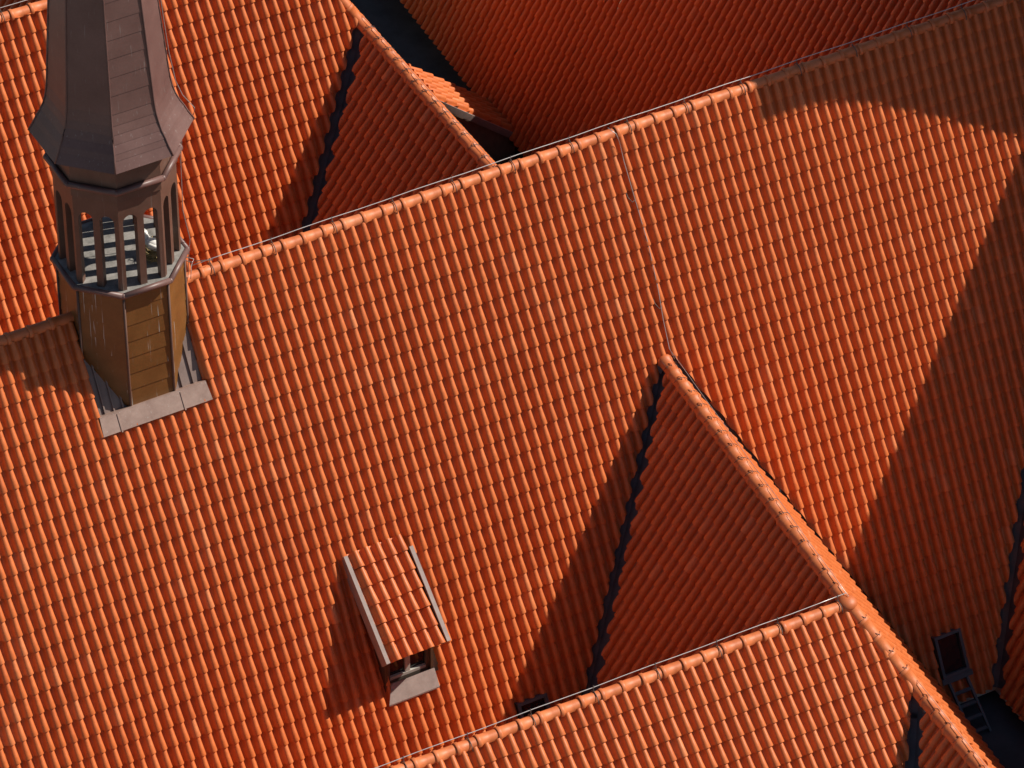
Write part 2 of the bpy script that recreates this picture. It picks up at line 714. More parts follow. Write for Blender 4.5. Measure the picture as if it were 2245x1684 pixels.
# tall house far right behind: eave E7
E7a = np.array([7.348, 18.045, 6.5])
E7b = np.array([7.072, 12.992, 6.5])
d7 = (E7b - E7a) / np.linalg.norm(E7b - E7a)
h7 = np.array([d7[1], -d7[0], 0.0])
h7 = h7 if h7[0] < 0 else -h7
W7, _ = pitched(h7, 63.0)
O7 = E7b - W7 * 12.5
S7 = Slope(O7, d7, W7)

# valley and hip lines
vLx, vLd = meet(N1, S1.O, S2L.N, B)
vRx, vRd = meet(N1, S1.O, S2R.N, B)
v4x, v4d = meet(N1, S1.O, S4L.N, T4)
v3x, v3d = meet(S3N.N, T1, S2Ll.N, T2)
v6x, v6d = meet(N1, S5.O, S6L.N, B6)
h6x, h6d = meet(N1, S5.O, S6R.N, B6)
vFx, vFd = meet(S3F.N, T1, S2L.N, T1)
MG = 0.10
MGL = 0.27

# ------------------------------------------------------------------ long house
long_house = thing('tiled_house', 'long steep orange tiled roof across the middle, carrying the turret and small dormer', 'house', (0, 0, 0))
wedge2 = [tuple(np.array(S1.st(B)) + (0.0, 0.14)), S1.st(on_z(vLx, vLd, 4.0)), S1.st(on_z(vRx, vRd, 4.0))]


def grow(poly, m):
    hs = halves(poly)
    n = len(poly)
    out = []
    for i in range(n):
        a1, b1, c1_ = hs[i - 1]
        a2, b2, c2_ = hs[i]
        M = np.array([[a1, b1], [a2, b2]])
        out.append(tuple(np.linalg.solve(M, [c1_ + m, c2_ + m])))
    return out


wedge2 = grow(wedge2, MG)
l0, l1 = offset_line(v4x, v4d, S1, MG, np.array([20, -5, 8.0]))
wedge4 = [tuple(l0), tuple(l1), (60, l1[1]), (60, l0[1])]
_b = np.array(S1.st(B)) + (0.0, 0.0)
_v = np.array(S1.st(on_z(vRx, vRd, 4.0)))
strip2 = [tuple(_b + (-0.05, 0)), tuple(_b + (0.20, 0.0)), tuple(_v + (0.02, 0)), tuple(_v + (-0.1, 0))]
turret_hole = [(-8.15, -0.1), (-6.27, -0.1), (-6.27, 1.80), (-8.15, 1.80)]
dormer_hole = [(-4.50, 5.62), (-3.55, 5.62), (-3.55, 7.80), (-4.50, 7.80)]
sky_holes = [[(5.63, 10.52), (6.16, 10.52), (6.16, 11.28), (5.63, 11.28)], [(-2.36, 8.86), (-1.81, 8.86), (-1.81, 9.61), (-2.36, 9.61)]]
S1.tiles('roof_slope', [(-15, 0.05), (21, 0.05), (21, TE1), (-15, TE1)], [wedge2, strip2, wedge4, turret_hole, dormer_hole] + sky_holes, long_house, s0=0.07, t0=0.02)
house_body('wall', (-15, 0, 17), (21, 0, 17), 5.84, 5.84, EAVE, long_house)
SB = Slope((0, 0, 17), (-1, 0, 0), (0, c1, -s1))
m = MB()
m.add([SB.p(15, 0, 0.03), SB.p(-21, 0, 0.03), SB.p(-21, TE1, 0.03), SB.p(15, TE1, 0.03)], [(0, 1, 2, 3)])
m.build('roof_slope', M_BACK, long_house, fix=False)
ridge_cap('ridge_cap', [(-15, 0, 17.0), (-8.15, 0, 17.0)], long_house)
ridge_cap('ridge_cap', [(-6.2, 0, 17.0), (21, 0, 17.0)], long_house)


def skylight(s0, s1_, t0, t1, parent):
    fr = MB()
    w = 0.055
    for a0, a1, b0, b1 in ((s0, s0 + w, t0, t1), (s1_ - w, s1_, t0, t1), (s0 + w, s1_ - w, t0, t0 + w), (s0 + w, s1_ - w, t1 - w, t1)):
        fr.hexa([S1.p(a0, b0, -0.06), S1.p(a1, b0, -0.06), S1.p(a1, b1, -0.06), S1.p(a0, b1, -0.06), S1.p(a0, b0, 0.13), S1.p(a1, b0, 0.13), S1.p(a1, b1, 0.13), S1.p(a0, b1, 0.13)])
    fr.hexa([S1.p(s0 - 0.04, t1 + 0.002, 0.0), S1.p(s1_ + 0.04, t1 + 0.002, 0.0), S1.p(s1_ + 0.04, t1 + 0.10, 0.0), S1.p(s0 - 0.04, t1 + 0.10, 0.0),
             S1.p(s0 - 0.04, t1 + 0.002, 0.14), S1.p(s1_ + 0.04, t1 + 0.002, 0.14), S1.p(s1_ + 0.04, t1 + 0.10, 0.14), S1.p(s0 - 0.04, t1 + 0.10, 0.14)])
    f = fr.build('skylight', M_FRAME, parent)
    g_ = MB()
    g_.hexa([S1.p(a, b, h) for h in (0.03, 0.06) for a, b in ((s0 + w, t0 + w), (s1_ - w, t0 + w), (s1_ - w, t1 - w), (s0 + w, t1 - w))])
    g_.build('pane', M_GLASS, f)
    return f


skylight(5.62, 6.17, 10.50, 11.29, long_house)
skylight(-2.37, -1.80, 8.84, 9.62, long_house)

# dormer: a small shed dormer, child of the long house, with its own pieces below it
DP = R(39.5)
dz0 = 12.40
SD = Slope((-4.13, -2.72, dz0), (1, 0, 0), (0, -math.cos(DP), -math.sin(DP)))
XL, XR = -4.58, -3.66      # cheeks
m = MB()
fy = -3.88                 # front wall
ztop = dz0 - (2.72 + 0) * 0 - (-fy - 2.72) * math.tan(DP) - 0.10
zf = 10.30
m.prism([(XL, -2.75, dz0 - 0.14), (XL, fy, ztop), (XL, fy, zf - 0.35), (XL, -2.75, zf + 0.8)], (0.05, 0, 0))
m.prism([(XR, -2.75, dz0 - 0.14), (XR, fy, ztop), (XR, fy, zf - 0.35), (XR, -2.75, zf + 0.8)], (-0.05, 0, 0))
m.box(XL + 0.05, XR - 0.05, fy - 0.0, fy + 0.05, zf + 0.80, ztop)
dormer = m.build('dormer', M_WOOD, long_house)
SD.tiles('dormer_roof', [(-0.52, -0.03), (0.51, -0.03), (0.51, 1.93), (-0.52, 1.93)], (), dormer, s0=-0.52, t0=-0.075)
m = MB()
m.hexa([SD.p(a, b, h) for h in (-0.10, -0.03) for a, b in ((-0.53, 0.05), (0.52, 0.05), (0.52, 1.88), (-0.53, 1.88))])
m.build('roof_deck', M_WOOD, dormer)
for sa in (-0.58, 0.565):
    m = MB()
    t0 = 0.0 if sa < 0 else 0.22
    m.hexa([SD.p(a, b, h) for h in (-0.17, 0.105) for a, b in ((sa - 0.035, t0), (sa + 0.035, t0), (sa + 0.035, 1.93), (sa - 0.035, 1.93))])
    m.build('barge_board', M_BARGE, dormer)
m = MB()
x0, x1 = XL + 0.05, XR - 0.05
fyw = fy + 0.10
for a0, a1, b0, b1 in ((x0, x0 + 0.07, zf, zf + 0.80), (x1 - 0.07, x1, zf, zf + 0.80), (x0 + 0.07, x1 - 0.07, zf, zf + 0.07), (x0 + 0.07, x1 - 0.07, zf + 0.73, zf + 0.80)):
    m.box(a0, a1, fyw - 0.05, fyw + 0.04, b0, b1)
wf = m.build('window_frame', M_GLASSFRAME, dormer)
m = MB()
xm = (x0 + x1) / 2
m.box(xm - 0.045, xm + 0.045, fyw - 0.045, fyw + 0.02, zf + 0.07, zf + 0.73)
m.box(x0 + 0.07, x1 - 0.07, fyw - 0.05, fyw + 0.02, zf + 0.07, zf + 0.13)
m.build('sash', M_PALEWOOD, dormer)
m = MB()
m.box(x0 + 0.07, x1 - 0.07, fyw + 0.0, fyw + 0.012, zf + 0.13, zf + 0.73)
m.build('pane', M_GLASS, dormer)
m = MB()
pa = [(XL + 0.10, fy - 0.03, zf + 0.07), (XR + 0.0, fy - 0.03, zf + 0.07), S1.p(-3.66, 8.03, 0.15), S1.p(-4.62, 8.03, 0.15)]
pb = [Vector(p) - Vector((0, -0.0, 0.03)) for p in pa]
m.hexa(pb + [Vector(p) for p in pa])
m.build('sill_apron', M_BARGE, dormer)

# ------------------------------------------------------------------ cross wing
cross = thing('tiled_wing', 'gabled wing with a dark shaded slope and a sunlit ridge running to the bottom right', 'building wing', tuple(B * (1, 1, 0)))
a, b_ = offset_line(vLx, vLd, S2L, MGL, np.array([-6, -5, 8.0]))
f0, f1 = offset_line(vFx, vFd, S2L, -0.05, np.array([-6, -6, 9.0]))
regL = [(0.0, 0.06), (S2L.st(T1)[0], 0.06), S2L.st(on_z(vFx, vFd, 6.0)), (S2L.st(on_z(vFx, vFd, 6.0))[0], 12), (-30, 12), (-30, 0.06)]
lf = S2L.st(on_z(vFx, vFd, 5.0))
valL = [tuple(a), tuple(b_)]
# half-plane clip by the valley: build a large convex polygon on the wing side
side = np.array(S2L.st(T1 + W2L * 2))
e = (b_ - a) / np.linalg.norm(b_ - a)
nrm = np.array([-e[1], e[0]])
if (side - a) @ nrm < 0:
    nrm = -nrm
S2L.tiles('roof_slope', [(-0.2, 0.06), (S2L.st(T1)[0], 0.06), lf, (lf[0], 9.5), (-8, 9.5), (-8, 0.06)][0:0] or [tuple(a), tuple(a + nrm * 14), tuple(b_ + nrm * 14), tuple(b_)],
          [[(-60, -60), (60, -60), (60, 0.06), (-60, 0.06)], [(-60, 9.4), (60, 9.4), (60, 60), (-60, 60)],
           [(S2L.st(T1)[0] + 0.0, -1), (60, -1), (60, 60), (S2L.st(T1)[0] + 0.0, 60)]], cross, s0=0.05, t0=0.03)


def half_region(S, x, d, off, inside):
    """big convex quad on the `inside` side of a line, shifted by off away from the line"""
    a_ = np.array(S.st(x - d * 40))
    b__ = np.array(S.st(x + d * 40))
    e_ = (b__ - a_) / np.linalg.norm(b__ - a_)
    n_ = np.array([-e_[1], e_[0]])
    if (np.array(S.st(inside)) - a_) @ n_ < 0:
        n_ = -n_
    return [tuple(a_ + n_ * off), tuple(b__ + n_ * off), tuple(b__ + n_ * 90), tuple(a_ + n_ * 90)]


def half_hole(S, x, d, off, inside):
    """the complement: hole on the far side of the line"""
    a_ = np.array(S.st(x - d * 40))
    b__ = np.array(S.st(x + d * 40))
    e_ = (b__ - a_) / np.linalg.norm(b__ - a_)
    n_ = np.array([-e_[1], e_[0]])
    if (np.array(S.st(inside)) - a_) @ n_ > 0:
        n_ = -n_
    return [tuple(a_ - n_ * off), tuple(b__ - n_ * off), tuple(b__ + n_ * 90), tuple(a_ + n_ * 90)]


te2 = (13.4 - EAVE) / math.sin(R(58.9))
sT1 = S2R.st(T1)[0]
S2R.tiles('roof_slope', [(sT1, 0.05), (4, 0.05), (4, te2), (sT1, te2)], [half_hole(S2R, vRx, vRd, MG, T1 + W2R * 2)], cross, s0=0.1, t0=0.03)
te2l = (T2[2] - EAVE) / math.sin(R(58.9))
hx, hd = meet(S3N.N, T1, S2Rl.N, T2)
sTl = S2Rl.st(T1)[0]
S2Rl.tiles('roof_slope', [(-9, 0.05), (0, 0.05), (sTl + 0.0, S2Rl.st(T1)[1] + 0.08), (sTl + 0.0, te2l), (-9, te2l)], (), cross, s0=0.02, t0=0.03)
S2Ll.tiles('roof_slope', [(0.05, 0.06), (9, 0.06), (9, 8), (0.05, 8)], [half_hole(S2Ll, v3x, v3d, MGL, T2 + dR2l * 3 + W2Ll)], cross, s0=0.05, t0=0.03)
run = lambda h, deg: h / math.tan(R(deg))
house_body('wall', B + dR2 * 0.3, T1 + dR2 * 0.2, run(13.4 - EAVE, 58.9), run(13.4 - EAVE, 57.9), EAVE, cross, base=0.0)
house_body('wall', T2 - dR2l * 0.0, T2 + dR2l * 9, run(T2[2] - EAVE, 58.9), run(T2[2] - EAVE, 58), EAVE, cross, base=0.0)
up = np.array([0, 0, 0.015])
ridge_cap('ridge_cap', [B + dR2 * 0.10 + up, T1 + up], cross, tile=0.36, r=0.118)
ridge_cap('ridge_cap', [T1 + up, T2 + up], cross, tile=0.36, r=0.118)
ridge_cap('ridge_cap', [T2 + up, T2 + dR2l * 9 + up], cross, tile=0.36, r=0.118)
m = MB()
m.ball(T1 + np.array([0.0, 0, 0.03]), (0.17, 0.17, 0.12))
m.build('ridge_cap', M_RIDGE, cross)
valley('valley_flashing', B, on_z(vLx, vLd, 7.5), N1, S2L.N, cross)
valley('valley_flashing', B + np.array([0, 0.03, 0.05]), on_z(vRx, vRd, EAVE), N1, S2R.N, cross, w=0.42)
valley('valley_flashing', T2 + v3d * 0.13, T2 + v3d * 0.5, S3N.N, S2Ll.N, cross, w=0.14)
valley('valley_flashing', T2 + v3d * 0.40, on_z(v3x, v3d, EAVE), S3N.N, S2Ll.N, cross)
m = MB()
m.beam(S1.p(1.67, 4.10, 0.06), S1.p(1.76, 4.20, 0.08), 0.11, 0.012, up=tuple(N1))
m.build('valley_flashing', M_BARGE, cross)

# ------------------------------------------------------------------ front wing
front = thing('tiled_wing', 'low orange tiled wing along the bottom edge, sunlit slope with a wire along its ridge', 'building wing', (R3A[0], R3A[1], 0))
sT1n = S3N.st(T1)[0]
T2st = S3N.st(T2)
S3N.tiles('roof_slope', [(0, 0.06), (sT1n, 0.06), T2st, (T2st[0], 9.5), (0, 9.5)], [half_hole(S3N, v3x, v3d, MG, T1 + W3N * 3 - dR3 * 4)], front, s0=0.05, t0=0.03)
vf = on_z(vFx, vFd, EAVE)
sv = S3F.st(vf)
S3F.tiles('roof_slope', [(0, 0.05), (S3F.st(T1)[0], 0.05), sv, (0, sv[1])], (), front, s0=0.03, t0=0.03)
house_body('wall', R3A, T1, run(13.325 - EAVE, 53), run(13.325 - EAVE, 45), EAVE, front)
ridge_cap('ridge_cap', [R3A + up * 0.5, T1 - dR3 * 0.12 + up * 0.5], front)

# ------------------------------------------------------------------ right wing
rw = thing('tiled_wing', 'shaded red tiled wing at the right edge whose ridge shadow crosses the middle roof', 'building wing', (T4[0], T4[1], 0))
te4 = (17 - EAVE) / math.sin(R(63.0))
S4L.tiles('roof_slope', [(0, 0.05), (18, 0.05), (18, te4), (0, te4)], [half_hole(S4L, v4x, v4d, MGL, T4 + np.array([-2, -12, -4]))], rw, s0=0.06, t0=0.08)
m = MB()
m.add([S4R.p(0, 0, 0.02), S4R.p(-18, 0, 0.02), S4R.p(-18, te4, 0.02), S4R.p(0, te4, 0.02)], [(0, 1, 2, 3)])
m.build('roof_slope', M_BACK, rw, fix=False)
house_body('wall', T4 - np.array([0, 0.2, 0]), T4 - np.array([0, 18, 0]), run(17 - EAVE, 63.0), run(17 - EAVE, 63.0), EAVE, rw)
ridge_cap('ridge_cap', [T4, T4 - np.array([0, 18, 0])], rw)
valley('valley_flashing', T4, on_z(v4x, v4d, EAVE), N1, S4L.N, rw, w=0.34)

# ------------------------------------------------------------------ rear house and rear wing
rear = thing('tiled_house', 'sunlit orange tiled roof at the top left behind the turret spire', 'house', (-4, Y5, 0))
S5.tiles('roof_slope', [(-15, 0.05), (6, 0.05), (6, 7.6), (-15, 7.6)],
         [half_hole(S5, v6x, v6d, MG, np.array([-6, 6, 13.0])), half_hole(S5, h6x, h6d, 0.0, np.array([-6, 6, 13.0]))], rear, s0=0.12, t0=0.06)
house_body('wall', (-15, Y5, 17), (0.4 - 0.6, Y5, 17), 5.84, 5.84, EAVE, rear)
m = MB()
SB5 = Slope((0, Y5, 17), (-1, 0, 0), (0, c1, -s1))
m.add([SB5.p(15, 0, 0.02), SB5.p(0.3, 0, 0.02), SB5.p(-1.0, TE1, 0.02), SB5.p(15, TE1, 0.02)], [(0, 1, 2, 3)])
m.build('roof_slope', M_BACK, rear, fix=False)
H6top = on_z(h6x, h6d, 17.0)
ridge_cap('ridge_cap', [(-15, Y5, 17), H6top], rear)
ridge_cap('ridge_cap', [H6top, B6 + up], rear, r=0.105)

rearw = thing('tiled_wing', 'gabled wing behind the middle ridge with a sunlit ridge and a dark triangular slope', 'building wing', (B6[0], 4, 0))
S6L.tiles('roof_slope', [(-4, 0.06), (6.2, 0.06), (6.2, 7.5), (-4, 7.5)], [half_hole(S6L, v6x, v6d, MGL, B6 + np.array([-2, -6, -3]))], rearw, s0=0.05, t0=0.03)
te6 = (B6[2] - EAVE) / math.sin(R(58.6))
S6R.tiles('roof_slope', [(-6.2, 0.05), (2.8, 0.05), (2.8, te6), (-6.2, te6)], (), rearw, s0=0.09, t0=0.03)
S6R.tiles('roof_slope', [(0, 0.05), S6R.st(H6top), (9, S6R.st(H6top)[1]), (9, te6), (2.8, te6), (2.8, 0.05)][0:0] or [(2.8, 0.3), (9, S6R.st(H6top)[1]), (9, te6), (2.8, te6)],
          [half_hole(S6R, h6x, h6d, 0.0, B6 + np.array([3, 4, -6]))], rearw, s0=0.09, t0=0.03)
house_body('wall', B6, E6, run(B6[2] - EAVE, 58.6), run(B6[2] - EAVE, 54.6), EAVE, rearw)
m = MB()
m.prism([H6top + np.array([-0.3, 0, -0.1]), B6 + np.array([-0.2, 0, -0.1]), B6 + np.array([4.9, 0, -8.6]), H6top + np.array([5.9, 6, -10.4]), H6top + np.array([-0.3, 6, -0.1])], (0, 0, -1.2))
m.build('wall', M_WALL, rearw)
ridge_cap('ridge_cap', [B6 + up, E6 + up], rearw, r=0.105)
valley('valley_flashing', B6, on_z(v6x, v6d, 9.0), N1, S6L.N, rearw)

bw = thing('tiled_wing', 'shaded tiled wing just showing beyond the ridge in the top left corner', 'building wing', (1, 18, 0))
WB, _ = pitched((-1, 0, 0), 60)
SBW = Slope((-1.5, 30, 16), (0, -1, 0), WB)
SBW.tiles('roof_slope', [(6, 0.05), (20.5, 0.05), (20.5, 10.5), (6, 10.5)], (), bw)
house_body('wall', (-1.5, 24, 16), (-1.5, 9.5, 16), 5.36, 5.36, EAVE, bw)
ridge_cap('ridge_cap', [(-1.5, 24, 16), (-1.5, 9.5, 16)], bw)

# ------------------------------------------------------------------ tall house behind on the right
th = thing('tiled_house', 'large dark red tiled roof at the top, its slope facing away from the sun', 'house', (9, 10, 0))
s11 = S7.st(np.array([8.7, 11.75, 9.75]))[0]
sL = S7.st(np.array([8.7, 13.75, 9.75]))[0]
al = lambda q: 0.05 + COLW * round((q - 0.05) / COLW)
s11, sL = al(s11), al(sL)
tlow = S7.st(np.array([8.75, 12.7, 9.95]))[1]
T7 = 12.5
tp = T7 - ROW * 40
S7.tiles('roof_slope', [(sL, tlow), (s11, tlow), (s11, T7), (sL, T7)], (), th, s0=0.05, t0=tp)  # unseen notch above this stretch is shaped to let sun onto the lean-to
S7.tiles('roof_slope', [(s11, tlow), (s11 + 1.15, 0.6), (12.2, 0.6), (12.2, T7), (s11, T7)], (), th, s0=0.05, t0=tp)
S7.tiles('roof_slope', [(-14, 0.6), (sL - 1.0, 0.6), (sL, tlow), (sL, T7), (-14, T7)], (), th, s0=0.05, t0=tp)
m = MB()


def p7(s, t, h=-0.08):
    return S7.p(s, t, h)


for sa, sb, tt in ((-14, sL - 0.9, -12.0), (sL - 0.9, s11 + 0.35, tlow + 0.02), (s11 + 1.15, 12.1, 0.65)):  # unseen far block raised only to shade the gap and cut bounced light
    a0, b0 = p7(sa, tt), p7(sb, tt)
    a1, b1 = p7(sa, T7 - 0.1), p7(sb, T7 - 0.1)
    back = Vector((2 * (a0.z - 6.5) * 0.51, 0, 0))
    q = [a1 + Vector((0.4, 0, -0.2)), a1, a0, a1 + back, Vector((a1.x + back.x, a1.y, 0)), Vector((a1.x + 0.4, a1.y, 0))]
    m.prism(q, b1 - a1)
m.prism([p7(s11 + 0.3, tlow - 1.2), p7(s11 + 1.15, 0.75), p7(s11 + 1.15, T7 - 0.2), p7(s11 + 0.3, T7 - 0.2)], (0.2, 0, -0.1))
m.build('wall', M_WALL, th)

ridge_cap('ridge_cap', [S7.p(sL, tlow, 0.0), S7.p(s11, tlow, 0.0)], th)

# small tiled link roof between the rear wing and the tall house
link_h = thing('lean_to_roof', 'little lean-to tiled roof bridging the dark gap, half in sun', 'lean-to roof', (6.3, 13.3, 0))
lA = np.array([5.30, 13.93, 7.878 + 0.264 * 0.847])
WL, _ = pitched((1, 0, 0), 40.3)
SL = Slope((5.2, 13.935, 8.187), (0, 1, 0), WL)
SL.tiles('roof_slope', [(-1.262, 0), (0, 0), (0, 2.5), (-1.262, 2.5)], (), link_h, s0=-1.262, t0=0.05)
for yy in (12.665, 13.97):
    m = MB()
    m.prism([(5.2, yy, 8.187 + 0.05), (7.15, yy, 6.53 + 0.05), (7.15, yy, 6.53 - 0.13), (5.2, yy, 8.187 - 0.13)], (0, -0.03 if yy < 13 else 0.03, 0))
    m.build('fascia', M_BARGE, link_h)
m = MB()
m.prism([(5.2, 12.70, 8.10), (7.12, 12.70, 6.47), (7.12, 12.70, 5.9), (5.2, 12.70, 5.9)], (0, 1.22, 0))
m.build('wall', plain('brown_render', (0.20, 0.14, 0.10), 0.85), link_h)

# dark flat roofs in the gaps
m = MB()
m.box(4.6, 8.2, 4.5, 40, 5.5, 5.9)
m.box(4.9, 5.0, 4.5, 40, 5.9, 6.0)
tag(m.build('flat_roof', M_DECK), 'dark flat roof strip in the deep gap beyond the little lean-to roof', 'flat roof')
m = MB()
m.box(4.8, 8.0, -22, -5.0, 5.9, 6.4)
tag(m.build('flat_roof', M_DECK), 'dark flat roof at the foot of the metal ladder in the bottom right corner', 'flat roof')

# ------------------------------------------------------------------ ridge turret
TX, TY = -7.188, 0.06
turret = thing('ridge_turret', 'octagonal brown metal ridge turret with open arches and flared spire astride the middle ridge', 'turret', (TX, TY, 15.0))
OCT = [R(22.5 + 45 * k) for k in range(8)]


def octo(r, z, rot=0.0):
    return [Vector((TX + r * math.cos(q + rot), TY + r * math.sin(q + rot), z)) for q in OCT]


def octo_courses(mb, prof, step=0.0):
    """stack of octagonal courses; each course's lower edge stands proud by step"""
    for (z0, r0), (z1, r1) in zip(prof[:-1], prof[1:]):
        a, b = octo(r0 + step, z0), octo(r1, z1)
        for k in range(8):
            k2 = (k + 1) % 8
            mb.add([a[k], a[k2], b[k2], b[k]], [(0, 1, 2, 3)])
        if step > 0:
            c_ = octo(r0 - 0.02, z0)
            for k in range(8):
                k2 = (k + 1) % 8
                mb.add([c_[k], c_[k2], a[k2], a[k]], [(0, 1, 2, 3)])


# base cladding in courses
m = MB()
zz = [14.2 + 0.335 * k for k in range(12)]
zz = [z for z in zz if z < 17.75] + [17.86]
octo_courses(m, [(z, 1.015) for z in zz], 0.009)
m.build('cladding', M_CLAD, turret)
for k in range(8):
    m = MB()
    q = OCT[k]
    c_, s_ = math.cos(q), math.sin(q)
    m.tube([(TX + 1.028 * c_, TY + 1.028 * s_, 14.2), (TX + 1.028 * c_, TY + 1.028 * s_, 17.86)], 0.022, 6)
    m.build('corner_trim', M_BROWN, turret)
# floor slab and rim
m = MB()
m.prism(octo(1.075, 17.86), (0, 0, 0.07))
m.build('floor', M_FLOOR, turret)
m = MB()
ring = octo(1.085, 17.90)
for k in range(8):
    m.tube([ring[k], ring[(k + 1) % 8]], 0.05, 8)
for p_ in ring:
    m.ball(p_, (0.05, 0.05, 0.05), 8, 6)
m.build('sill_rim', M_SPIRE, turret)

# arcade panels: two arches in each of the eight faces
ZB, ZS, ZT = 17.93, 19.28, 19.72      # foot, spring line, top of the panel
side = 2 * 0.985 * math.sin(R(22.5))
ap = 0.985 * math.cos(R(22.5))


def arcade_panel():
    hw = side / 2
    post, mull = 0.075, 0.115
    ow = (side - 2 * post - mull) / 2
    xs = [(-hw + post, -hw + post + ow), (mull / 2, mull / 2 + ow)]
    polys = []
    rr = ow / 2
    n = 10
    polys.append([(-hw, ZB), (-hw + post, ZB), (-hw + post, ZS), (-hw, ZS)])
    polys.append([(-mull / 2, ZB), (mull / 2, ZB), (mull / 2, ZS), (-mull / 2, ZS)])
    polys.append([(hw - post, ZB), (hw, ZB), (hw, ZS), (hw - post, ZS)])
    arcs = [[(0.5 * (a + b) - rr * math.cos(math.pi * k / n), ZS + rr * math.sin(math.pi * k / n)) for k in range(n + 1)] for a, b in xs]
    for arc in arcs:
        for p, q in zip(arc[:-1], arc[1:]):
            polys.append([p, q, (q[0], ZT), (p[0], ZT)])
    for a, b in ((-hw, -hw + post), (-mull / 2, mull / 2), (hw - post, hw)):
        polys.append([(a, ZS), (b, ZS), (b, ZT), (a, ZT)])
    return polys, arcs, xs, hw, post, mull


PP = arcade_panel()
for k in range(8):
    q = R(45 * k)
    nx, ny = math.cos(q), math.sin(q)
    tx, ty = -ny, nx
    th_ = 0.125

    def P3(x, z, d):
        rad = ap - d
        xx = x * (rad / ap) if abs(abs(x) - PP[3]) < 1e-6 else x
        return Vector((TX + nx * rad + tx * xx, TY + ny * rad + ty * xx, z))
    m = MB()
    for pl_ in PP[0]:
        m.add([P3(x, z, 0) for x, z in pl_], [tuple(range(len(pl_)))])
        m.add([P3(x, z, th_) for x, z in pl_], [tuple(range(len(pl_)))[::-1]])
    for arc, (a, b) in zip(PP[1], PP[2]):
        edge = [(a, ZB)] + arc + [(b, ZB)]
        for p, p2 in zip(edge[:-1], edge[1:]):
            m.add([P3(*p, 0), P3(*p2, 0), P3(*p2, th_), P3(*p, th_)], [(0, 1, 2, 3)])
    m.build('arcade_panel', M_BROWN, turret, fix=True)

# frieze, gutter roll, ceiling
m = MB()
octo_courses(m, [(ZT, 1.0), (19.98, 1.0), (20.50, 1.0)], 0.012)
m.prism(octo(0.97, 19.74), (0, 0, 0.05))
m.build('frieze', M_BROWN, turret)
m = MB()
ring = octo(1.06, 19.97)
for k in range(8):
    m.tube([ring[k], ring[(k + 1) % 8]], 0.052, 8)
for p_ in ring:
    m.ball(p_, (0.052, 0.052, 0.052), 8, 6)
m.build('gutter_roll', M_SPIRE, turret)
# spire with flared foot
prof = [(20.53, 1.30), (20.70, 1.205), (20.80, 1.16), (20.93, 1.085), (21.07, 1.025), (21.22, 0.985), (21.42, 0.955)]
z = 21.42
while z < 33.5:
    z2 = z + 0.335
    prof.append((z2, max(0.02, 0.955 - (z2 - 21.42) * 0.0785)))
    z = z2
m = MB()
octo_courses(m, prof, 0.006)
m.add(octo(1.30, 20.53) + octo(1.0, 20.49), [(k, (k + 1) % 8, 8 + (k + 1) % 8, 8 + k) for k in range(8)])
spire = m.build('spire', M_SPIRE, turret)
for k in range(8):
    m = MB()
    c_, s_ = math.cos(OCT[k]), math.sin(OCT[k])
    m.tube([(TX + (r_ + 0.006) * c_, TY + (r_ + 0.006) * s_, z_) for z_, r_ in prof], 0.016, 5)
    m.build('hip_seam', M_SPIRE, spire)

# flashing tray and apron at the foot
m = MB()
for a0, a1 in ((-8.15, -7.2), (-7.2, -6.27)):
    m.hexa([S1.p(a, b, h) for h in (-0.05, -0.015) for a, b in ((a0, 0.0), (a1, 0.0), (a1, 1.80), (a0, 1.80))])
for sx in (-8.02, -7.86, -7.70, -6.42, -6.62):
    m.hexa([S1.p(a, b, h) for h in (-0.015, 0.02) for a, b in ((sx - 0.012, 0.1), (sx + 0.012, 0.1), (sx + 0.012, 1.76), (sx - 0.012, 1.76))])
m.build('flashing', M_DARKROOF, turret)
m = MB()
m.hexa([S1.p(-8.17, 1.72, 0.105), S1.p(-6.25, 1.72, 0.105), S1.p(-6.22, 2.03, 0.118), S1.p(-8.19, 2.03, 0.118),
        S1.p(-8.17, 1.72, 0.118), S1.p(-6.25, 1.72, 0.118), S1.p(-6.22, 2.03, 0.135), S1.p(-8.19, 2.03, 0.135)])
m.hexa([S1.p(-8.17, 1.70, -0.02), S1.p(-6.25, 1.70, -0.02), S1.p(-6.25, 1.72, -0.02), S1.p(-8.17, 1.72, -0.02),
        S1.p(-8.17, 1.70, 0.117), S1.p(-6.25, 1.70, 0.117), S1.p(-6.25, 1.719, 0.117), S1.p(-8.17, 1.719, 0.117)])
for sx in (-7.86, -6.72):
    m.hexa([S1.p(a, b, h + (b - 1.73) * 0.055) for h in (0.112, 0.130) for a, b in ((sx - 0.012, 1.735), (sx + 0.012, 1.735), (sx + 0.012, 2.048), (sx - 0.012, 2.048))])
m.build('apron', M_APRON, turret)

# ------------------------------------------------------------------ bird on its nest inside the turret
nest = MB()
for k in range(260):
    q = random.uniform(0, 2 * math.pi)
    rr = random.uniform(0.08, 0.22)
    c_ = Vector((-6.72 + rr * math.cos(q), -0.26 + rr * math.sin(q), 17.935 + random.uniform(0.005, 0.22) * (1 - abs(rr - 0.15) * 4)))
    t_ = q + math.pi / 2 + random.gauss(0, 0.6)
    d_ = Vector((math.cos(t_), math.sin(t_), random.gauss(0, 0.25))) * random.uniform(0.05, 0.11)
    nest.tube([c_ - d_, c_ + d_ * 0.2, c_ + d_], 0.0055, 4)
nest.ball((-6.72, -0.26, 17.945), (0.2, 0.2, 0.06), 14, 8)
tag(nest.build('bird_nest', M_STRAW), 'straw nest on the turret floor behind the arches', 'nest')
bird = thing('bird', 'white bird sitting on the straw nest inside the turret', 'bird', (-6.72, -0.26, 18.03))
m = MB()
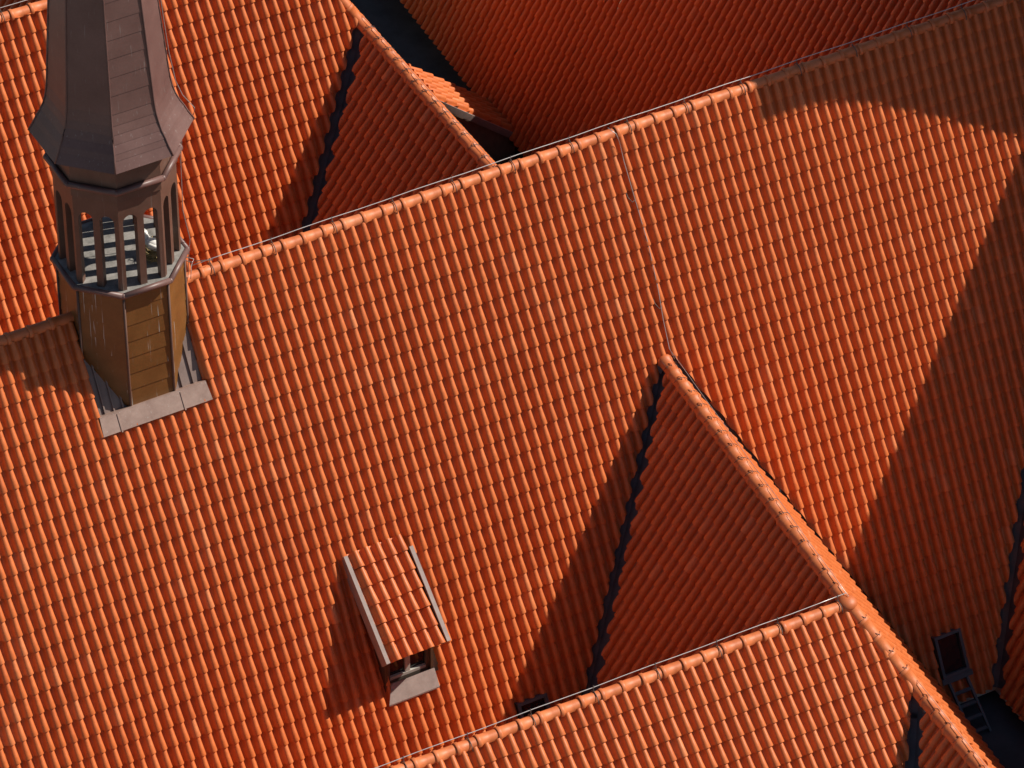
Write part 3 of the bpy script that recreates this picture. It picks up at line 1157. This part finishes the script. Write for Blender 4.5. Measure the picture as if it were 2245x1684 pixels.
bc = Vector((-6.72, -0.24, 18.12))
spine = [(-0.20, 0.03, 0.03), (-0.15, 0.035, 0.055), (-0.08, 0.02, 0.095), (0.0, 0.0, 0.115), (0.08, 0.0, 0.105), (0.13, 0.03, 0.075), (0.155, 0.075, 0.05), (0.165, 0.12, 0.042), (0.18, 0.155, 0.05), (0.205, 0.165, 0.045), (0.235, 0.16, 0.02)]
m.tube([bc + Vector((0.02 * i, y, z_)) for i, (y, z_, r_) in enumerate(spine)][0:0] or [bc + Vector((-0.35 * y, y, z_)) for y, z_, r_ in spine], [r_ for _, _, r_ in spine], 12)
m.build('body', M_FEATHER, bird)
m = MB()
tip = bc + Vector((-0.082, 0.235, 0.16))
m.tube([tip, tip + Vector((-0.02, 0.055, -0.008))], [0.016, 0.003], 8)
m.build('beak', M_BEAK, bird)
for sx in (-1, 1):
    m = MB()
    m.ball(bc + Vector((-0.07 + sx * 0.04, 0.20 + sx * 0.012, 0.18)), (0.008, 0.008, 0.008), 8, 6)
    m.build('eye', M_EYE, bird)
for sx in (-1, 1):
    m = MB()
    m.tube([bc + Vector((0.02 + sx * 0.085, 0.06, 0.03)), bc + Vector((0.03 + sx * 0.1, -0.03, 0.03)), bc + Vector((0.06 + sx * 0.07, -0.16, 0.05)), bc + Vector((0.07 + sx * 0.04, -0.23, 0.05))], [0.03, 0.05, 0.035, 0.006], 8)
    m.build('wing', M_FEATHER, bird)

# ------------------------------------------------------------------ crossing turret beyond the right edge (throws the curved shadow)
ct = thing('ridge_turret', 'stout octagonal roof turret over the ridge crossing beyond the right edge', 'turret', (12.3, 0, 12))
CX, CY = 12.3, 0.0
m = MB()


def oc(r, z):
    return [Vector((CX + r * math.cos(q), CY + r * math.sin(q), z)) for q in OCT]


def stack(mb, prof):
    for (z0, r0), (z1, r1) in zip(prof[:-1], prof[1:]):
        a, b = oc(r0, z0), oc(r1, z1)
        mb.add(a + b, [(k, (k + 1) % 8, 8 + (k + 1) % 8, 8 + k) for k in range(8)])


stack(m, [(12, 2.0), (19.0, 2.0), (20.85, 2.03), (21.65, 2.08), (22.35, 2.2), (22.9, 2.35), (23.2, 2.42)])
m.build('wall', M_BROWN, ct)
m = MB()
stack(m, [(23.2, 2.44), (23.24, 2.46), (24.5, 0.02)])
m.build('roof', M_SPIRE, ct)

# ------------------------------------------------------------------ roof ladder
ladder = thing('roof_ladder', 'short grey metal ladder leaning from the flat roof up to the skylight', 'ladder', (6.1, -6.3, 6.0))
ta = [np.array([5.71, -5.63, 7.22]), np.array([6.08, -5.63, 7.22])]
tb = [np.array([5.76, -6.50, 6.42]), np.array([6.13, -6.50, 6.42])]
for a_, b2 in zip(ta, tb):
    m = MB()
    m.beam(a_, b2, 0.045, 0.06)
    m.build('rail', M_FRAME, ladder)
for k in range(5):
    f = 0.08 + 0.21 * k
    m = MB()
    m.beam(ta[0] + (tb[0] - ta[0]) * f, ta[1] + (tb[1] - ta[1]) * f, 0.07, 0.03)
    m.build('rung', M_FRAME, ladder)


# ------------------------------------------------------------------ lightning conductor wires
def wire_thing(label, pts, base, holders, r=0.0065, sag=0.0):
    t = thing('lightning_wire', label, 'wire', base, 'lightning conductor wires')
    mm = MB()
    mm.tube(pts, r, 6)
    mm.build('wire', M_WIRE, t)
    for h in holders:
        mm = MB()
        mm.tube(h, 0.008, 5)
        mm.build('wire_holder', M_DARKWIRE, t)
    return t


def ring_holder(o, d, r=0.135, off=0.05, top=(0, 0, 0)):
    """wire loop hugging a ridge tile, rising to the conductor"""
    o, d = Vector(o), Vector(d).normalized()
    s_ = d.cross(Vector((0, 0, 1))).normalized()
    u_ = s_.cross(d)
    pts = []
    for k in range(11):
        q = math.pi * (-0.02 + 1.02 * k / 10)
        pts.append(o + s_ * r * math.cos(q) + u_ * (r * math.sin(q) - 0.02))
    return pts


def ridge_wire(label, a, b, side_off, hgt, every, first=0.3, hold=True, r=0.0075):
    a, b = Vector(a), Vector(b)
    d = (b - a).normalized()
    L = (b - a).length
    s_ = d.cross(Vector((0, 0, 1))).normalized()
    n = int(L / 0.5)
    pts = [a + d * (L * i / n) + s_ * side_off + Vector((0, 0, hgt + 0.008 * math.sin(i * 1.7))) for i in range(n + 1)]
    hs = []
    k = first
    while k < L and hold:
        hs.append(ring_holder(a + d * k, d))
        q = a + d * k + s_ * side_off
        hs.append([a + d * k + Vector((0, 0, 0.11)), q + Vector((0, 0, hgt * 0.8)), q + Vector((0, 0, hgt + 0.03))])
        k += every
    return wire_thing(label, pts, tuple(a), hs, r)


ridge_wire('thin grey wire running along the long middle ridge', (-5.95, 0, 17), (20, 0, 17), -0.05, 0.18, 1.125, 0.33)
ridge_wire('thin grey wire running along the low front ridge at the bottom', R3A, T1, -0.05, 0.20, 1.125, 0.55)
ridge_wire('thin grey wire along the ridge at the top left corner', (-14, Y5, 17), H6top, -0.05, 0.18, 1.125, 0.4)
ridge_wire('thin wire along the sunlit ridge descending to the right', B + np.array([0.12, 0, 0]), T1, -0.02, 0.165, 1.08, 0.5, False, 0.005)
ridge_wire('thin wire along the short ridge in the bottom right corner', T2, T2 + dR2l * 8, -0.02, 0.165, 1.08, 0.5, False, 0.005)
ridge_wire('thin wire along the ridge of the gabled wing behind', B6, E6, -0.035, 0.15, 1.08, 0.5, False, 0.005)
# down conductor on the middle slope
dc = [(1.80, -0.16, 0.20), (1.90, -0.02, 0.26), (1.955, 0.15, 0.18), (1.975, 0.5, 0.13), (2.01, 1.18, 0.12), (2.05, 2.0, 0.12), (2.03, 2.8, 0.12), (1.985, 3.35, 0.12), (1.965, 3.85, 0.13), (2.0, 4.05, 0.16)]
wire_thing('thin grey wire dropping down the middle slope to the gabled wing', [S1.p(*q) for q in dc], tuple(S1.p(2.0, 2, 0.1)),
           [[S1.p(2.0, 1.2, 0.115), S1.p(1.95, 1.22, 0.12), S1.p(1.90, 1.12, 0.10), S1.p(1.90, 1.02, 0.06)],
            [S1.p(2.02, 3.12, 0.115), S1.p(1.97, 3.14, 0.12), S1.p(1.92, 3.04, 0.10), S1.p(1.92, 2.95, 0.06)]])
# turret wire
q0 = R(-22.5)
tw = []
for z_, r_ in ((24.5, 0.78), (23.4, 0.86), (22.4, 0.93), (21.8, 0.98), (21.2, 1.06), (20.9, 1.16), (20.62, 1.34), (20.5, 1.32), (20.2, 1.12), (19.6, 1.07), (18.6, 1.06), (18.0, 1.15), (17.75, 1.12), (17.2, 1.08)):
    tw.append((TX + r_ * math.cos(q0 + 0.12), TY + r_ * math.sin(q0 + 0.12), z_))
wire_thing('thin wire hanging down the right side of the turret', tw, (TX + 1.1, TY - 0.4, 17.2), [])
wire_thing('bent wire ends sticking up from the ridge end beside the turret', [(-6.05, -0.12, 17.06), (-5.98, -0.02, 17.25), (-5.9, 0.05, 17.30), (-6.1, 0.2, 17.35)], (-6.0, 0, 17.1),
           [[(-5.95, 0.0, 17.28), (-6.2, 0.1, 17.42)], [(-5.9, 0.02, 17.28), (-5.6, -0.03, 17.22)]])
# small dark wire clips at every ridge-tile joint of the descending ridges
def ridge_clips(a, b, parent, n):
    a, b = Vector(a), Vector(b)
    d = (b - a).normalized()
    s_ = d.cross(Vector((0, 0, 1))).normalized()
    u_ = s_.cross(d)
    for k in range(1, n):
        o = a + (b - a) * (k / n) - d * 0.02
        mm = MB()
        pts = [o + s_ * (0.155 * math.cos(q)) + u_ * (0.155 * math.sin(q) - 0.035 + 0.006) for q in [R(v) for v in (35, 55, 75, 95, 115, 135, 150)]]
        mm.tube(pts, 0.005, 5)
        mm.tube([o + u_ * 0.12 + d * 0.05, o + u_ * 0.15 + d * 0.01, o + u_ * 0.125 - d * 0.05 + s_ * 0.03], 0.006, 5)
        mm.build('ridge_clip', M_DARKWIRE, parent)


ridge_clips(B, T1, cross, 18)
ridge_clips(T1, T2, cross, 5)
ridge_clips(T2, T2 + dR2l * 9, cross, 25)
ridge_clips(B6, E6, rearw, 17)
